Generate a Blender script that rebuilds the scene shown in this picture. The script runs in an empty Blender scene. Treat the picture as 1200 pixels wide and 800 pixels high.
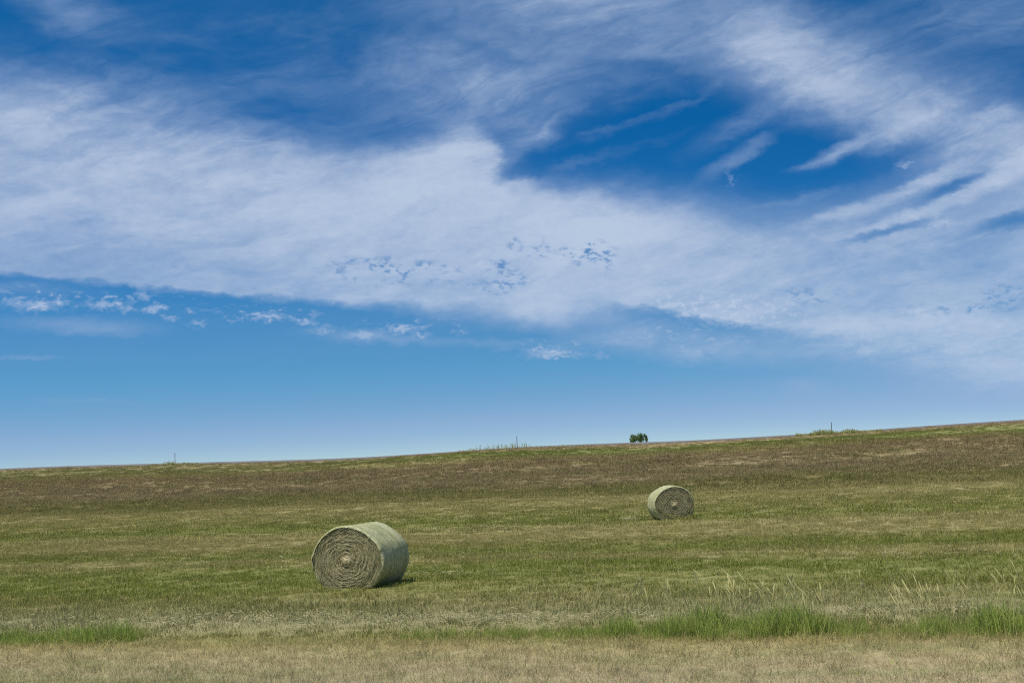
import bpy, math, random
import numpy as np
from mathutils import Vector, Matrix, noise as mnoise

R = math.radians
random.seed(7)
rng = np.random.default_rng(11)
scene = bpy.context.scene
col = scene.collection

# ------------------------------------------------------------------ helpers
def tag(o, label=None, cat=None, group=None, kind=None):
    if label: o["label"] = label
    if cat: o["category"] = cat
    if group: o["group"] = group
    if kind: o["kind"] = kind
    return o

def link(name, me, mats=(), parent=None, loc=None, smooth=False):
    for m in mats: me.materials.append(m)
    o = bpy.data.objects.new(name, me); col.objects.link(o)
    if parent: o.parent = parent
    if loc: o.location = loc
    if smooth:
        me.polygons.foreach_set("use_smooth", [True]*len(me.polygons))
    return o

def empty(name, loc, rz=0):
    o = bpy.data.objects.new(name, None); col.objects.link(o)
    o.location = loc; o.rotation_euler = (0, 0, rz); o.empty_display_size = .3
    return o

class G:
    """small node expression builder"""
    def __init__(s, nt): s.nt = nt; s.N = nt.nodes; s.L = nt.links
    def _in(s, sock, v):
        if isinstance(v, V): s.L.new(v.s, sock)
        elif v is not None:
            sock.default_value = (*v, 1.0) if isinstance(v, tuple) and len(v) == 3 and sock.type == 'RGBA' else v
    def math(s, op, *a, clamp=False):
        n = s.N.new("ShaderNodeMath"); n.operation = op; n.use_clamp = clamp
        for i, v in enumerate(a): s._in(n.inputs[i], v)
        return V(s, n.outputs[0])
    def ss(s, lo, hi, x):
        n = s.N.new("ShaderNodeMapRange"); n.interpolation_type = 'SMOOTHSTEP'
        s._in(n.inputs['Value'], x); s._in(n.inputs['From Min'], lo); s._in(n.inputs['From Max'], hi)
        return V(s, n.outputs[0])
    def lin(s, x, a, b, c, d):
        n = s.N.new("ShaderNodeMapRange"); n.clamp = True
        s._in(n.inputs['Value'], x)
        for k, v in zip(('From Min', 'From Max', 'To Min', 'To Max'), (a, b, c, d)): s._in(n.inputs[k], v)
        return V(s, n.outputs[0])
    def xyz(s, x, y, z=0.0):
        n = s.N.new("ShaderNodeCombineXYZ")
        for i, v in enumerate((x, y, z)): s._in(n.inputs[i], v)
        return V(s, n.outputs[0])
    def sep(s, v):
        n = s.N.new("ShaderNodeSeparateXYZ"); s._in(n.inputs[0], v)
        return [V(s, n.outputs[i]) for i in range(3)]
    def noise(s, vec, scale=1.0, detail=4.0, rough=.5, dist=0.0, lac=2.0, color=False):
        n = s.N.new("ShaderNodeTexNoise"); n.noise_dimensions = '3D'
        s._in(n.inputs['Vector'], vec); s._in(n.inputs['Scale'], scale); s._in(n.inputs['Detail'], detail)
        s._in(n.inputs['Roughness'], rough); s._in(n.inputs['Distortion'], dist); s._in(n.inputs['Lacunarity'], lac)
        return V(s, n.outputs[1 if color else 0])
    def ramp(s, x, stops, interp='LINEAR'):
        n = s.N.new("ShaderNodeValToRGB"); cr = n.color_ramp; cr.interpolation = interp
        while len(cr.elements) > 1: cr.elements.remove(cr.elements[0])
        for i, (p, c) in enumerate(stops):
            e = cr.elements[0] if i == 0 else cr.elements.new(p)
            e.position = p; e.color = (*c, 1) if len(c) == 3 else c
        s._in(n.inputs[0], x)
        return V(s, n.outputs[0])
    def curve(s, x, pts):
        n = s.N.new("ShaderNodeFloatCurve"); m = n.mapping; c = m.curves[0]
        m.use_clip = True; m.extend = 'HORIZONTAL'
        pts = sorted(pts)
        c.points[0].location = pts[0]; c.points[-1].location = pts[-1]
        for p in pts[1:-1]: c.points.new(*p)
        m.update()
        s._in(n.inputs['Value'], x)
        return V(s, n.outputs[0])
    def mix(s, f, a, b, mode='MIX'):
        n = s.N.new("ShaderNodeMix"); n.data_type = 'RGBA'; n.blend_type = mode; n.clamp_factor = True
        s._in(n.inputs[0], f)
        for k, v in ((6, a), (7, b)):
            if isinstance(v, tuple) and len(v) == 3: v = (*v, 1)
            s._in(n.inputs[k], v)
        return V(s, n.outputs[2])
class V:
    def __init__(s, g, sock): s.g = g; s.s = sock
    def __add__(s, o): return s.g.math('ADD', s, o)
    __radd__ = __add__
    def __sub__(s, o): return s.g.math('SUBTRACT', s, o)
    def __rsub__(s, o): return s.g.math('SUBTRACT', o, s)
    def __mul__(s, o): return s.g.math('MULTIPLY', s, o)
    __rmul__ = __mul__
    def __truediv__(s, o): return s.g.math('DIVIDE', s, o)
    def max(s, o): return s.g.math('MAXIMUM', s, o)
    def min(s, o): return s.g.math('MINIMUM', s, o)

# ------------------------------------------------------------------ camera
HEAD = 16.5            # camera looks this many degrees to the left of the road's normal
PITCH = 4.541
ROLL = 2.62
EYE = 2.9
cam = bpy.data.cameras.new("camera"); cam.lens = 50; cam.sensor_width = 36
cam.clip_start = .1; cam.clip_end = 20000
co = bpy.data.objects.new("camera", cam); col.objects.link(co); scene.camera = co
fw = Vector((-math.sin(R(HEAD))*math.cos(R(PITCH)), math.cos(R(HEAD))*math.cos(R(PITCH)), math.sin(R(PITCH))))
M = fw.to_track_quat('-Z', 'Y').to_matrix()
M = M @ Matrix.Rotation(R(-ROLL), 3, 'Z')
co.matrix_world = Matrix.Translation((0, 0, EYE)) @ M.to_4x4()

# ------------------------------------------------------------------ light
SUN_EL, SUN_AZ = 64, -HEAD-128       # azimuth from +Y, clockwise
sd = Vector((math.sin(R(SUN_AZ))*math.cos(R(SUN_EL)), math.cos(R(SUN_AZ))*math.cos(R(SUN_EL)), math.sin(R(SUN_EL))))
sun = bpy.data.lights.new("sun", 'SUN'); sun.energy = 4.8; sun.angle = R(1.0); sun.color = (1, .94, .82)
so = bpy.data.objects.new("sun", sun); col.objects.link(so)
so.rotation_euler = sd.to_track_quat('Z', 'Y').to_euler(); so.location = sd*100

scene.cycles.use_denoising = False; scene.cycles.filter_width = 1.1
scene.cycles.max_bounces = 4; scene.cycles.diffuse_bounces = 2; scene.cycles.transparent_max_bounces = 4
vs = scene.view_settings
vs.view_transform = 'Standard'; vs.look = 'None'; vs.gamma = 1; vs.use_curve_mapping = False
vs.exposure = 0.0

# ------------------------------------------------------------------ sky and its clouds
def build_world():
    w = bpy.data.worlds.new("World"); scene.world = w; w.use_nodes = True
    nt = w.node_tree; nt.nodes.clear(); g = G(nt)
    tc = nt.nodes.new("ShaderNodeTexCoord")
    d = V(g, tc.outputs['Generated'])
    dx, dy, dz = g.sep(d)
    deg = 180/math.pi
    A0 = g.math('ARCTAN2', dx, dy)*deg + HEAD                 # azimuth, degrees from the bearing the field lies on
    E0 = g.math('ARCSINE', dz.min(1).max(-1))*deg             # elevation, degrees
    # clear air: the sky texture, looked up a little higher than the true direction (dry, dark prairie sky)
    st = nt.nodes.new("ShaderNodeTexSky"); st.sky_type = 'NISHITA'; st.sun_disc = False
    st.sun_elevation = R(SUN_EL); st.sun_rotation = R(SUN_AZ)
    st.altitude = 600; st.air_density = 1.0; st.dust_density = 0.3; st.ozone_density = 2.2
    up = g.math('POWER', dz.max(0), 0.75)*1.9 + 0.035
    g.L.new(g.xyz(dx, dy, up).s, st.inputs['Vector'])
    sky = V(g, st.outputs[0])
    sky = g.mix(1.0, sky, g.ramp(g.lin(E0, 0, 24, 0, 1), SKYTINT), 'MULTIPLY')

    bg_ = bpy.data.node_groups.new("soft_patch", 'ShaderNodeTree')
    for k in ("A", "E", "cx", "cy", "ux", "uy", "vx", "vy", "lo", "op"):
        bg_.interface.new_socket(k, in_out='INPUT', socket_type='NodeSocketFloat')
    bg_.interface.new_socket("d", in_out='OUTPUT', socket_type='NodeSocketFloat')
    h = G(bg_); gi = bg_.nodes.new("NodeGroupInput"); go = bg_.nodes.new("NodeGroupOutput")
    q = {o.name: V(h, o) for o in gi.outputs if o.name}
    x_ = q["A"]-q["cx"]; y_ = q["E"]-q["cy"]
    u_ = x_*q["ux"]+y_*q["uy"]; v_ = x_*q["vx"]+y_*q["vy"]
    r_ = h.math('SQRT', u_*u_+v_*v_)
    bg_.links.new(((1-h.ss(q["lo"], 1.0, r_))*q["op"]).s, go.inputs[0])
    # wind-drawn warping of the cloud coordinates
    P = g.xyz(A0*0.10, E0*0.22)
    wc = g.noise(P, 1.0, 5, .55, color=True); w1, w2, w3 = g.sep(wc)
    A1 = A0 + (w1-.5)*5.0
    E1 = E0 + (w2-.5)*2.6
    fc = g.noise(g.xyz(A0*.9, E0*1.6), 1.0, 4, .62, color=True); f1, f2, f3 = g.sep(fc)
    A = A1 + (f1-.5)*1.1; E = E1 + (f2-.5)*.9
    Ac = A0 + (f1-.5)*1.0; Ec = E0 + (f2-.5)*.7              # only finely warped
    TA = g.lin(A, -24, 24, 0, 1); TAc = g.lin(Ac, -24, 24, 0, 1)
    na = lambda a: (a+24)/48
    def edge(T, pts): return g.curve(T, [(na(a), e/24) for a, e in pts])*24
    def opac(T, pts): return g.curve(T, [(na(p[0]), o) for p, o in pts])
    def layer(top, bot, st_, sb_, op, fine=False):
        T, e = (TAc, Ec) if fine else (TA, E)
        t, b = edge(T, top), edge(T, bot)
        if isinstance(sb_, list): sb_ = opac(T, sb_)
        return g.ss(b-sb_, b+sb_, e)*(1-g.ss(t-st_, t+st_, e))*opac(T, op)
    def blob(c, rx, ry, ang, op, soft=1.0, ax=None, ey=None):
        n = nt.nodes.new("ShaderNodeGroup"); n.node_tree = bg_
        ca, sa = math.cos(R(ang)), math.sin(R(ang))
        for k, v in zip(("A", "E", "cx", "cy", "ux", "uy", "vx", "vy", "lo", "op"),
                        (ax or A, ey or E, c[0], c[1], ca/(rx*PX), sa/(rx*PX), -sa/(ry*PX), ca/(ry*PX), max(0, 1-soft), op)):
            g._in(n.inputs[k], v)
        return V(g, n.outputs[0])
    PX = 0.0344
    # cirrus fibres, drawn out along the wind
    fib = g.noise(g.xyz(A1*.16+E1*.30, E1*1.0-A1*.28), 1.0, 7, .62, 0.6)
    fib2 = g.noise(g.xyz(A1*.55, E1*1.5), 1.0, 5, .6)
    tex = g.ss(.30, .68, fib*.65+fib2*.35)
    L = []
    def add(x, t=0.5): L.append(x*(1-t+t*tex))
    CLOUDS(g, add, layer, blob, dict(Ac=Ac, Ec=Ec, A=A, E=E, A0=A0, E0=E0, tex=tex, fib=fib, fib2=fib2, f3=f3))
    var = g.noise(g.xyz(A1*.14+E1*.10, E1*.42-A1*.10, 12.0), 1.0, 6, .62)
    inv = None
    for x in L:
        k = 1-x.min(.985)
        inv = k if inv is None else inv*k
    dens = 1-inv
    # clear holes in the sheet
    dens = HOLES(g, dens, blob, dict(A0=A0, E0=E0, Ac=Ac, Ec=Ec, A=A, E=E))
    grain = g.noise(g.xyz(A0*2.2, E0*4.0, 7.0), 1.0, 4, .7)
    dens = (dens*(1 + (grain-.5)*.22)*g.lin(var, .30, .65, .85, 1.09)).min(1).max(0)
    cc = g.mix(g.ss(.35, .95, dens), CL0, CL1)
    cc = g.mix(g.ss(11, 19, E0)*.2, cc, CL2)
    dens = dens.max(g.ss(21, 34, E0)*.8)                    # cloud veil added overhead, out of frame, to make ambient light less blue
    out = g.mix(dens*.93, sky, cc)
    bg = nt.nodes.new("ShaderNodeBackground"); bg.inputs['Strength'].default_value = SKYS
    g.L.new(out.s, bg.inputs['Color'])
    wo = nt.nodes.new("ShaderNodeOutputWorld"); g.L.new(bg.outputs[0], wo.inputs[0])
    w.cycles.sampling_method = 'MANUAL'; w.cycles.sample_map_resolution = 512

SKYS = 0.1
def s10(c): return tuple(v/SKYS for v in c)
CL0 = s10((.30, .43, .66)); CL1 = s10((.50, .60, .765)); CL2 = s10((.37, .475, .68))
SKYTINT = [(e/24, tuple(1.2*v for v in c)) for e, c in ((0, (.70,.80,.86)), (.6, (.76,.815,.87)), (1.4, (.78,.86,.92)), (3.5, (.53,1.0,1.07)), (6.5, (.34,.97,1.2)), (10, (.10,.76,1.17)), (13, (.035,.66,1.08)), (17.5, (.05,.64,1.0)), (24, (.4,.75,1.0)))]

def CLOUDS(g, add, layer, blob, c):
    Ac, Ec, A0, E0 = c['Ac'], c['Ec'], c['A0'], c['E0']
    # the broad bright sheet across the middle
    add(layer([(-21.54, 14.84), (-19.70, 14.62), (-14.95, 13.63), (-9.99, 12.60), (-5.57, 11.76), (-3.48, 12.20), (-1.72, 12.61), (-0.53, 11.92), (0.99, 10.84), (3.75, 10.45), (7.84, 9.59), (12.53, 9.07), (16.49, 9.71), (20.27, 9.81), (22.10, 9.92)],
              [(-21.64, 7.81), (-19.82, 7.68), (-14.13, 7.11), (-7.82, 6.39), (-4.07, 6.05), (0.06, 5.78), (3.17, 5.83), (6.91, 5.19), (10.91, 4.37), (15.45, 3.81), (19.81, 3.32), (21.60, 3.10)],
              1.5, [((-19.81, 8.39),.16), ((-10.13, 8.31),.2), ((-5.37, 8.19),.3), ((-1.23, 8.03),.6), ((2.58, 7.85),.6), ((5.68, 7.68),.28), ((10.42, 7.38),.25), ((15.02, 7.04),.8), ((20.04, 6.61),1.0)], [((-21.63, 8.38),.72), ((-19.81, 8.39),.72), ((-11.80, 8.34),.78), ((-5.71, 8.20),.88), ((0.85, 7.94),.93), ((7.04, 7.60),.90), ((13.07, 7.19),.80), ((20.04, 6.61),.76), ((21.85, 6.44),.75)], fine=True), .22)
    add(layer([(-10.00, 12.40), (-5.55, 12.43), (-3.11, 12.66), (-1.69, 13.15), (-0.73, 12.91), (0.33, 11.55), (3.75, 10.35), (9.21, 9.66)],
              [(-10.13, 8.31), (-5.71, 8.20), (-1.24, 7.69), (1.49, 6.88), (3.56, 6.77), (9.08, 7.47)],
              .7, 1.4, [((-10.02, 11.67),0), ((-5.92, 11.60),.7), ((-1.07, 11.44),.8), ((3.79, 11.20),.6), ((9.27, 10.83),0)], fine=True), .3)
    # left shoulder fading upwards
    add(layer([(-21.52, 16.24), (-19.68, 15.71), (-15.89, 14.90), (-11.30, 13.66), (-6.59, 12.28), (-2.45, 11.83), (0.99, 10.84)],
              [(-21.62, 9.02), (-19.80, 9.04), (-10.10, 8.99), (0.88, 8.62)],
              1.6, 1.0, [((-21.54, 14.69),.6), ((-19.70, 14.77),.6), ((-9.91, 14.98),.55), ((-3.71, 14.89),.35), ((1.18, 14.70),0)]), .6)
    # the second mass, upper right
    add(blob((2.74, 17.75), 300, 60, -4, .8, 1.0), .5)
    add(blob((11.90, 14.92), 235, 80, -18, .9, 1.0), .4)
    add(blob((13.68, 14.09), 150, 55, -22, .6, 1.0), .35)
    add(blob((18.23, 11.81), 190, 85, -24, .85, 1.0), .4)
    add(blob((20.79, 10.71), 110, 60, -10, .7, .9), .5)
    add(blob((11.98, 16.21), 170, 60, -14, .6, 1.0), .35)
    add(blob((18.49, 15.45), 190, 90, 0, .5, 1.0), .8)
    add(blob((6.10, 15.40), 190, 50, 10, .45, 1.0), .75)
    add(blob((10.09, 13.11), 130, 26, 25, .45, 1.0), .7)
    add(blob((3.83, 11.87), 140, 9, 14, .4, 1.0), .9)
    add(blob((5.99, 13.42), 150, 8, 18, .35, 1.0), .9)
    add(blob((11.91, 9.79), 110, 8, 9, .35, 1.0), .9)
    add(blob((1.79, 13.00), 110, 22, 35, .45, 1.0), .7)
    # thin veil left of the blue lens
    add(blob((-0.90, 15.13), 190, 95, -10, .62, 1.0), .6)
    add(blob((-4.09, 14.23), 220, 60, 12, .42, 1.0), .7)
    add(blob((3.71, 16.22), 160, 60, -5, .45, 1.0), .6)
    add(blob((-16.79, 17.88), 110, 40, -10, .5, 1.0), .6)
    add(blob((-18.77, 14.49), 160, 60, 0, .4, 1.0), .6)
    add(blob((-8.19, 15.30), 320, 34, 8, .3, 1.0), .8)
    add(blob((-8.81, 17.26), 240, 22, 6, .22, 1.0), .9)
    add(blob((-13.30, 13.98), 260, 50, -12, .35, 1.0), .8)
    add(blob((1.11, 13.37), 110, 60, 40, .4, 1.0), .7)
    add(blob((-12.90, 16.41), 330, 80, 5, .3, 1.0)*c['fib2'], .9)
    add(blob((-6.43, 16.26), 160, 50, -12, .3, 1.0)*c['fib2'], .9)
    # streaks fanned out to the right
    for (c0, rx, ry, ang, op) in [((9.48, 11.36), 70, 15, 27, .5), ((13.49, 11.22), 68, 14, 22, .7), ((12.30, 10.79), 40, 6, 8, .5), ((15.99, 11.89), 90, 24, 18, .6),
                                  ((16.32, 9.63), 110, 13, 20, .75), ((13.34, 8.84), 90, 12, 12, .6), ((18.36, 9.20), 110, 13, 17, .62), ((15.76, 8.46), 120, 9, 12, .5), ((19.82, 10.02), 70, 16, 18, .6)]:
        add(blob(c0, rx, ry, ang, op, .9, Ac, Ec), .45)
    # lower veils
    add(blob((1.10, 5.80), 85, 36, -6, .9, .9, Ac, Ec), .15)
    add(blob((-1.33, 5.63), 130, 22, -8, .45, 1.0, Ac, Ec), .4)
    add(layer([(3.19, 6.28), (5.54, 5.23), (8.57, 4.61), (13.58, 4.81), (21.66, 3.90)],
              [(3.09, 4.22), (5.46, 3.66), (10.17, 3.16), (13.45, 2.87), (15.36, 2.36), (21.47, 1.28)],
              .5, [((1.38, 4.48),.4), ((10.22, 4.01),.45), ((14.16, 3.76),1.0), ((21.62, 3.26),1.5)], [((1.38, 4.48),0), ((4.81, 4.31),.62), ((10.22, 4.01),.62), ((13.51, 3.80),.68), ((19.81, 3.39),.7), ((21.62, 3.26),.7)], fine=True), .35)
    add(blob((18.52, 2.49), 200, 75, -6, .62, 1.0), .4)
    add(blob((13.36, 1.47), 320, 60, -4, .22, 1.0), .4)
    add(blob((12.09, 2.04), 60, 22, 0, .22, 1.0, Ac, Ec), .7)
    add(blob((-16.90, 5.70), 120, 14, -3, .55, .9, Ac, Ec), .5)
    add(blob((-18.90, 7.16), 120, 14, -4, .35, 1.0, Ac, Ec), .5)
    add(blob((-5.83, 4.99), 110, 12, -5, .42, .9, Ac, Ec), .5)
    add(blob((-1.38, 4.54), 130, 10, -4, .38, 1.0, Ac, Ec), .5)
    add(blob((-18.95, 4.53), 55, 4, -2, .4, 1.0, Ac, Ec), .6)
    add(blob((-16.48, 2.79), 90, 5, -6, .22, 1.0, Ac, Ec), .6)
    add(blob((-0.14, 1.56), 260, 7, -1, .16, 1.0, Ac, Ec), .6)
    # small puffs beneath the sheet
    pn = g.noise(g.xyz(A0*3.6, E0*5.6, 1.7), 1.0, 4, .55, color=True)
    p1, p2, p3 = g.sep(pn)
    Ap = A0+(p1-.5)*1.3; Ep = E0+(p2-.5)*.75
    for (c0, rx, ry, op) in [((-18.60, 6.54),34,8,.75), ((-19.47, 6.68),12,5,.5), ((-17.60, 6.66),13,5,.7), ((-16.02, 6.51),32,6,.8), ((-15.19, 6.30),12,4,.6), ((-14.53, 6.78),13,5,.7),
                             ((-14.28, 6.31),14,4,.75), ((-13.89, 6.37),11,5,.7), ((-13.51, 5.96),11,4,.65), ((-12.47, 5.71),11,5,.7), ((-12.78, 6.22),9,4,.7), ((-11.21, 5.81),9,3,.6), ((-10.74, 5.83),8,3,.55),
                             ((-9.60, 5.90),17,6,.85), ((-10.13, 5.95),7,4,.6), ((-8.26, 5.65),14,5,.75), ((-7.52, 5.32),18,5,.5), ((-4.38, 5.24),24,6,.75), ((-3.64, 4.97),14,4,.6),
                             ((-6.00, 5.06),26,6,.45), ((1.36, 4.07),34,6,.7), ((1.87, 3.87),44,4,.6), ((-2.05, 5.05),12,5,.5), ((3.58, 3.82),12,4,.4),
                             ((9.12, 10.51),5,9,.5), ((15.84, 10.53),9,5,.7), ((17.08, 8.12),14,4,.5), ((15.93, 8.61),16,6,.5),
                             ((7.16, 3.50),30,9,.4), ((11.44, 2.18),30,10,.3), ((13.98, 3.44),16,7,.45), ((18.38, 2.67),30,7,.4), ((17.49, 3.38),9,5,.4), ((16.00, 4.80),9,4,.6)]:
        L_ = blob(c0, rx*1.3, ry*1.45, 0, op, 1.0, Ap, Ep)
        add(L_, .15)
    # many scattered flecks of thin cloud between them
    fn = g.noise(g.xyz(A0*2.1, E0*4.6, 15.0), 1.0, 4, .55); fm = g.ss(.52, .64, fn)
    for (c0, rx, ry, op) in [((-17.04, 6.52), 150, 15, .7), ((-10.20, 5.81), 110, 12, .65), ((-4.28, 5.21), 90, 14, .55), ((1.70, 4.02), 80, 12, .5), ((17.34, 3.55), 170, 45, .35), ((7.54, 4.33), 110, 26, .35)]:
        add(blob(c0, rx, ry, -3, op, .8)*fm, 0)
    # ripples along the underside at right
    rip = g.ss(.50, .62, g.noise(g.xyz(A0*3.2, E0*4.5, 4.0), 1.0, 3, .5))
    add(blob((8.62, 5.39), 130, 26, -8, 1.0, .6, Ac, Ec)*rip*.55, 0)
    add(blob((13.85, 3.95), 80, 22, -4, 1.0, .8, Ac, Ec)*rip*.3, 0)

def HOLES(g, dens, blob, c):
    A0, E0, Ac, Ec = c['A0'], c['E0'], c['Ac'], c['Ec']
    n = g.noise(g.xyz(A0*2.3, E0*4.0, 9.0), 1.0, 5, .6)
    h = g.ss(.45, .62, n)*g.ss(.40, .58, g.noise(g.xyz(A0*.9, E0*1.7, 21.0), 1.0, 2, .5))
    m = None
    for (c0, rx, ry, ang, op) in [((-4.70, 7.55), 115, 22, -4, .5), ((-0.40, 7.24), 50, 26, 0, .6), ((3.27, 7.92), 48, 28, -20, .65), ((0.87, 8.35), 38, 18, 0, .55),
                                  ((19.32, 5.18), 44, 12, -6, .7), ((17.43, 4.80), 90, 10, -3, .45), ((11.66, 5.77), 60, 12, -10, .3)]:
        b = blob(c0, rx, ry, ang, op, .7, Ac, Ec)
        m = b if m is None else m.max(b)
    dens = dens*(1-m*h)
    # the two clear lenses and dark corner stay deep blue
    for (c0, rx, ry, ang, op, so) in [((5.58, 12.27), 185, 44, 17, .80, 1.0), ((9.07, 13.19), 90, 26, 14, .5, 1.0), ((11.77, 10.30), 125, 24, 5, .85, .9), ((15.26, 10.65), 70, 18, 22, .6, .9), ((-10.19, 16.77), 190, 50, -4, .6, 1.0), ((-17.79, 16.11), 120, 26, 0, .35, 1.0),
                                      ((-6.45, 15.77), 90, 36, 20, .4, .9), ((1.02, 11.51), 60, 18, 14, .7, .7), ((17.59, 9.44), 55, 9, 20, .7, .9), ((15.08, 7.96), 75, 8, 10, .5, .9), ((19.83, 7.99), 60, 13, 8, .7, .9), ((18.10, 14.55), 120, 40, -20, .4, 1.0), ((4.71, 15.33), 110, 16, -6, .35, 1.0), ((-0.85, 16.28), 120, 14, -25, .3, 1.0)]:
        dens = dens*(1-blob(c0, rx, ry, ang, op, so, c['Ac'], c['Ec']))
    return dens

build_world()
# ------------------------------------------------------------------ lie of the land
def interp_smooth(xs, ys):
    xs = np.array(xs, float); ys = np.array(ys, float)
    h = np.diff(xs); d = np.diff(ys)/h
    m = np.zeros(len(xs)); m[0] = d[0]; m[-1] = d[-1]
    for i in range(1, len(xs)-1):
        m[i] = 0 if d[i-1]*d[i] <= 0 else 2*d[i-1]*d[i]/(d[i-1]+d[i])
    def f(x):
        x = np.clip(x, xs[0], xs[-1]); k = np.clip(np.searchsorted(xs, x)-1, 0, len(xs)-2)
        t = (x-xs[k])/h[k]
        return ((1+2*t)*(1-t)**2*ys[k] + t*(1-t)**2*h[k]*m[k] + t*t*(3-2*t)*ys[k+1] + t*t*(t-1)*h[k]*m[k+1])
    return f
ROAD0, ROAD1 = 125.2, 134.5
prof = interp_smooth([-400, -40, 3, 8, 14, 18, 21, 22.6, 24.5, 60, 70, 85, 100, 114, 121, 124.5, 126, 134, 150, 200, 330, 420, 800, 6000],
                     [1.6, 1.6, 1.6, 1.3, .35, .05, 0, -.07, 0, 0, .03, .25, 1.15, 2.55, 3.1, 3.34, 3.34, 3.34, 2.9, 2.0, 1.3, .6, -.5, -4])
crest = interp_smooth([-3000, -160, -92, -73, -54.5, -46, -37.5, -29.5, -22, -14, -7, 0, 7, 40, 120, 3000], [.1, .5, .35, .05, -.22, -.11, .06, .01, -.08, -.02, .08, .24, .36, .6, .7, .1])
crest_w = interp_smooth([-400, 80, 118, 124, 136, 240, 6000], [0, 0, .95, 1, 1, 0, 0])
def vnoise(x, y, f, seed=0):
    # cheap smooth value noise on a lattice
    r = np.random.default_rng(seed).random((256, 256))
    u = np.asarray(x)*f; v = np.asarray(y)*f
    i = np.floor(u).astype(int); j = np.floor(v).astype(int); a = u-i; b = v-j
    a = a*a*(3-2*a); b = b*b*(3-2*b); i &= 255; j &= 255; i1 = (i+1) & 255; j1 = (j+1) & 255
    return (r[i, j]*(1-a)+r[i1, j]*a)*(1-b)+(r[i, j1]*(1-a)+r[i1, j1]*a)*b-.5
def height(x, y):
    x = np.asarray(x, float); y = np.asarray(y, float)
    z = prof(y)+crest(x)*crest_w(y)
    off = 1-np.clip((np.abs(y-130)-4.2)/3.0, 0, 1)          # the road bed is even
    rough = vnoise(x, y, .12, 1)*.14+vnoise(x, y, .45, 2)*.06+vnoise(x, y, 1.6, 3)*.03
    bank = np.clip((y-82)/10, 0, 1)*np.clip((124-y)/6, 0, 1)
    z = z+rough*(1-off)*(1+.9*bank)+bank*vnoise(x*.35, y, .25, 5)*.28
    return z

def spaced(segs):
    out = [segs[0][0]]
    for a, b, st in segs:
        n = max(1, round((b-a)/st)); out += list(np.linspace(a, b, n+1)[1:])
    return np.array(out)
gx = spaced([(-4000, -600, 400), (-600, -200, 40), (-200, -110, 6), (-110, -50, 1.2), (-50, 25, .5), (25, 80, 2), (80, 300, 20), (300, 4000, 400)])
gy = spaced([(-400, -40, 60), (-40, 10, 5), (10, 16, .6), (16, 60, .3), (60, 122, .6), (122, 137, .5), (137, 200, 6), (200, 600, 25), (600, 6000, 450)])
XX, YY = np.meshgrid(gx, gy)
ZZ = height(XX, YY)
nx, ny = len(gx), len(gy)
verts = np.stack([XX.ravel(), YY.ravel(), ZZ.ravel()], 1)
i = np.arange(nx-1); j = np.arange(ny-1)
I, J = np.meshgrid(i, j); a = (J*nx+I).ravel()
quads = np.stack([a, a+1, a+nx+1, a+nx], 1)
def mesh_np(name, verts, quads, attrs=None):
    me = bpy.data.meshes.new(name)
    n = quads.shape[1]
    me.vertices.add(len(verts)); me.vertices.foreach_set("co", np.ascontiguousarray(verts, np.float32).ravel())
    me.loops.add(quads.size); me.loops.foreach_set("vertex_index", np.ascontiguousarray(quads, np.int32).ravel())
    me.polygons.add(len(quads)); me.polygons.foreach_set("loop_start", np.arange(0, quads.size, n, dtype=np.int32))
    try: me.polygons.foreach_set("loop_total", np.full(len(quads), n, np.int32))
    except Exception: pass
    me.update(calc_edges=True); me.validate()
    for k, (dom, typ, data) in (attrs or {}).items():
        at = me.attributes.new(k, typ, dom)
        at.data.foreach_set("vector" if typ == 'FLOAT_VECTOR' else "value", np.ascontiguousarray(data).ravel())
    return me

# ------------------------------------------------------------------ materials
def newmat(name):
    m = bpy.data.materials.new(name); m.use_nodes = True
    nt = m.node_tree; nt.nodes.clear()
    return m, G(nt)
def finish(g, base, rough=.8, bump=None, bstr=.3, bdist=.02, spec=.2, trans=None):
    b = g.N.new("ShaderNodeBsdfPrincipled"); o = g.N.new("ShaderNodeOutputMaterial")
    g._in(b.inputs['Base Color'], base); g._in(b.inputs['Roughness'], rough); b.inputs['Specular IOR Level'].default_value = spec
    if bump is not None:
        bn = g.N.new("ShaderNodeBump"); bn.inputs['Strength'].default_value = bstr; bn.inputs['Distance'].default_value = bdist
        g._in(bn.inputs['Height'], bump); g.L.new(bn.outputs[0], b.inputs['Normal'])
    out = b.outputs[0]
    if trans:
        t = g.N.new("ShaderNodeBsdfTranslucent"); g._in(t.inputs[0], base)
        mx = g.N.new("ShaderNodeMixShader"); mx.inputs[0].default_value = trans
        g.L.new(out, mx.inputs[1]); g.L.new(t.outputs[0], mx.inputs[2]); out = mx.outputs[0]
    g.L.new(out, o.inputs[0])

# what grows where, by distance from the near road (bands lie along the road)
Y0, Y1 = 14., 136.
STRAW = (.45, .375, .225); PALE = (.48, .425, .30); GREEN = (.150, .185, .028); DULL = (.195, .198, .05); TAN = (.295, .262, .102)
OLIVE = (.19, .175, .06); BROWN = (.27, .208, .118); RUST = (.28, .205, .115)
BANDS = [(14, PALE), (19, STRAW), (21.2, (.40, .34, .15)), (22.4, DULL), (24.2, (.28, .27, .145)), (27, (.23, .225, .085)), (29.3, DULL), (31.5, GREEN), (35.3, GREEN),
         (38.5, TAN), (41.5, GREEN), (44, DULL), (47.5, TAN), (53, TAN), (58, GREEN), (64, DULL), (77, TAN), (84, (.25, .22, .09)),
         (90, OLIVE), (96, BROWN), (105, (.24, .185, .105)), (110, RUST), (113, TAN), (115, (.20, .20, .06)), (117.5, (.14, .185, .035)), (120.5, (.15, .18, .04)), (122, RUST), (125, TAN)]
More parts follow.
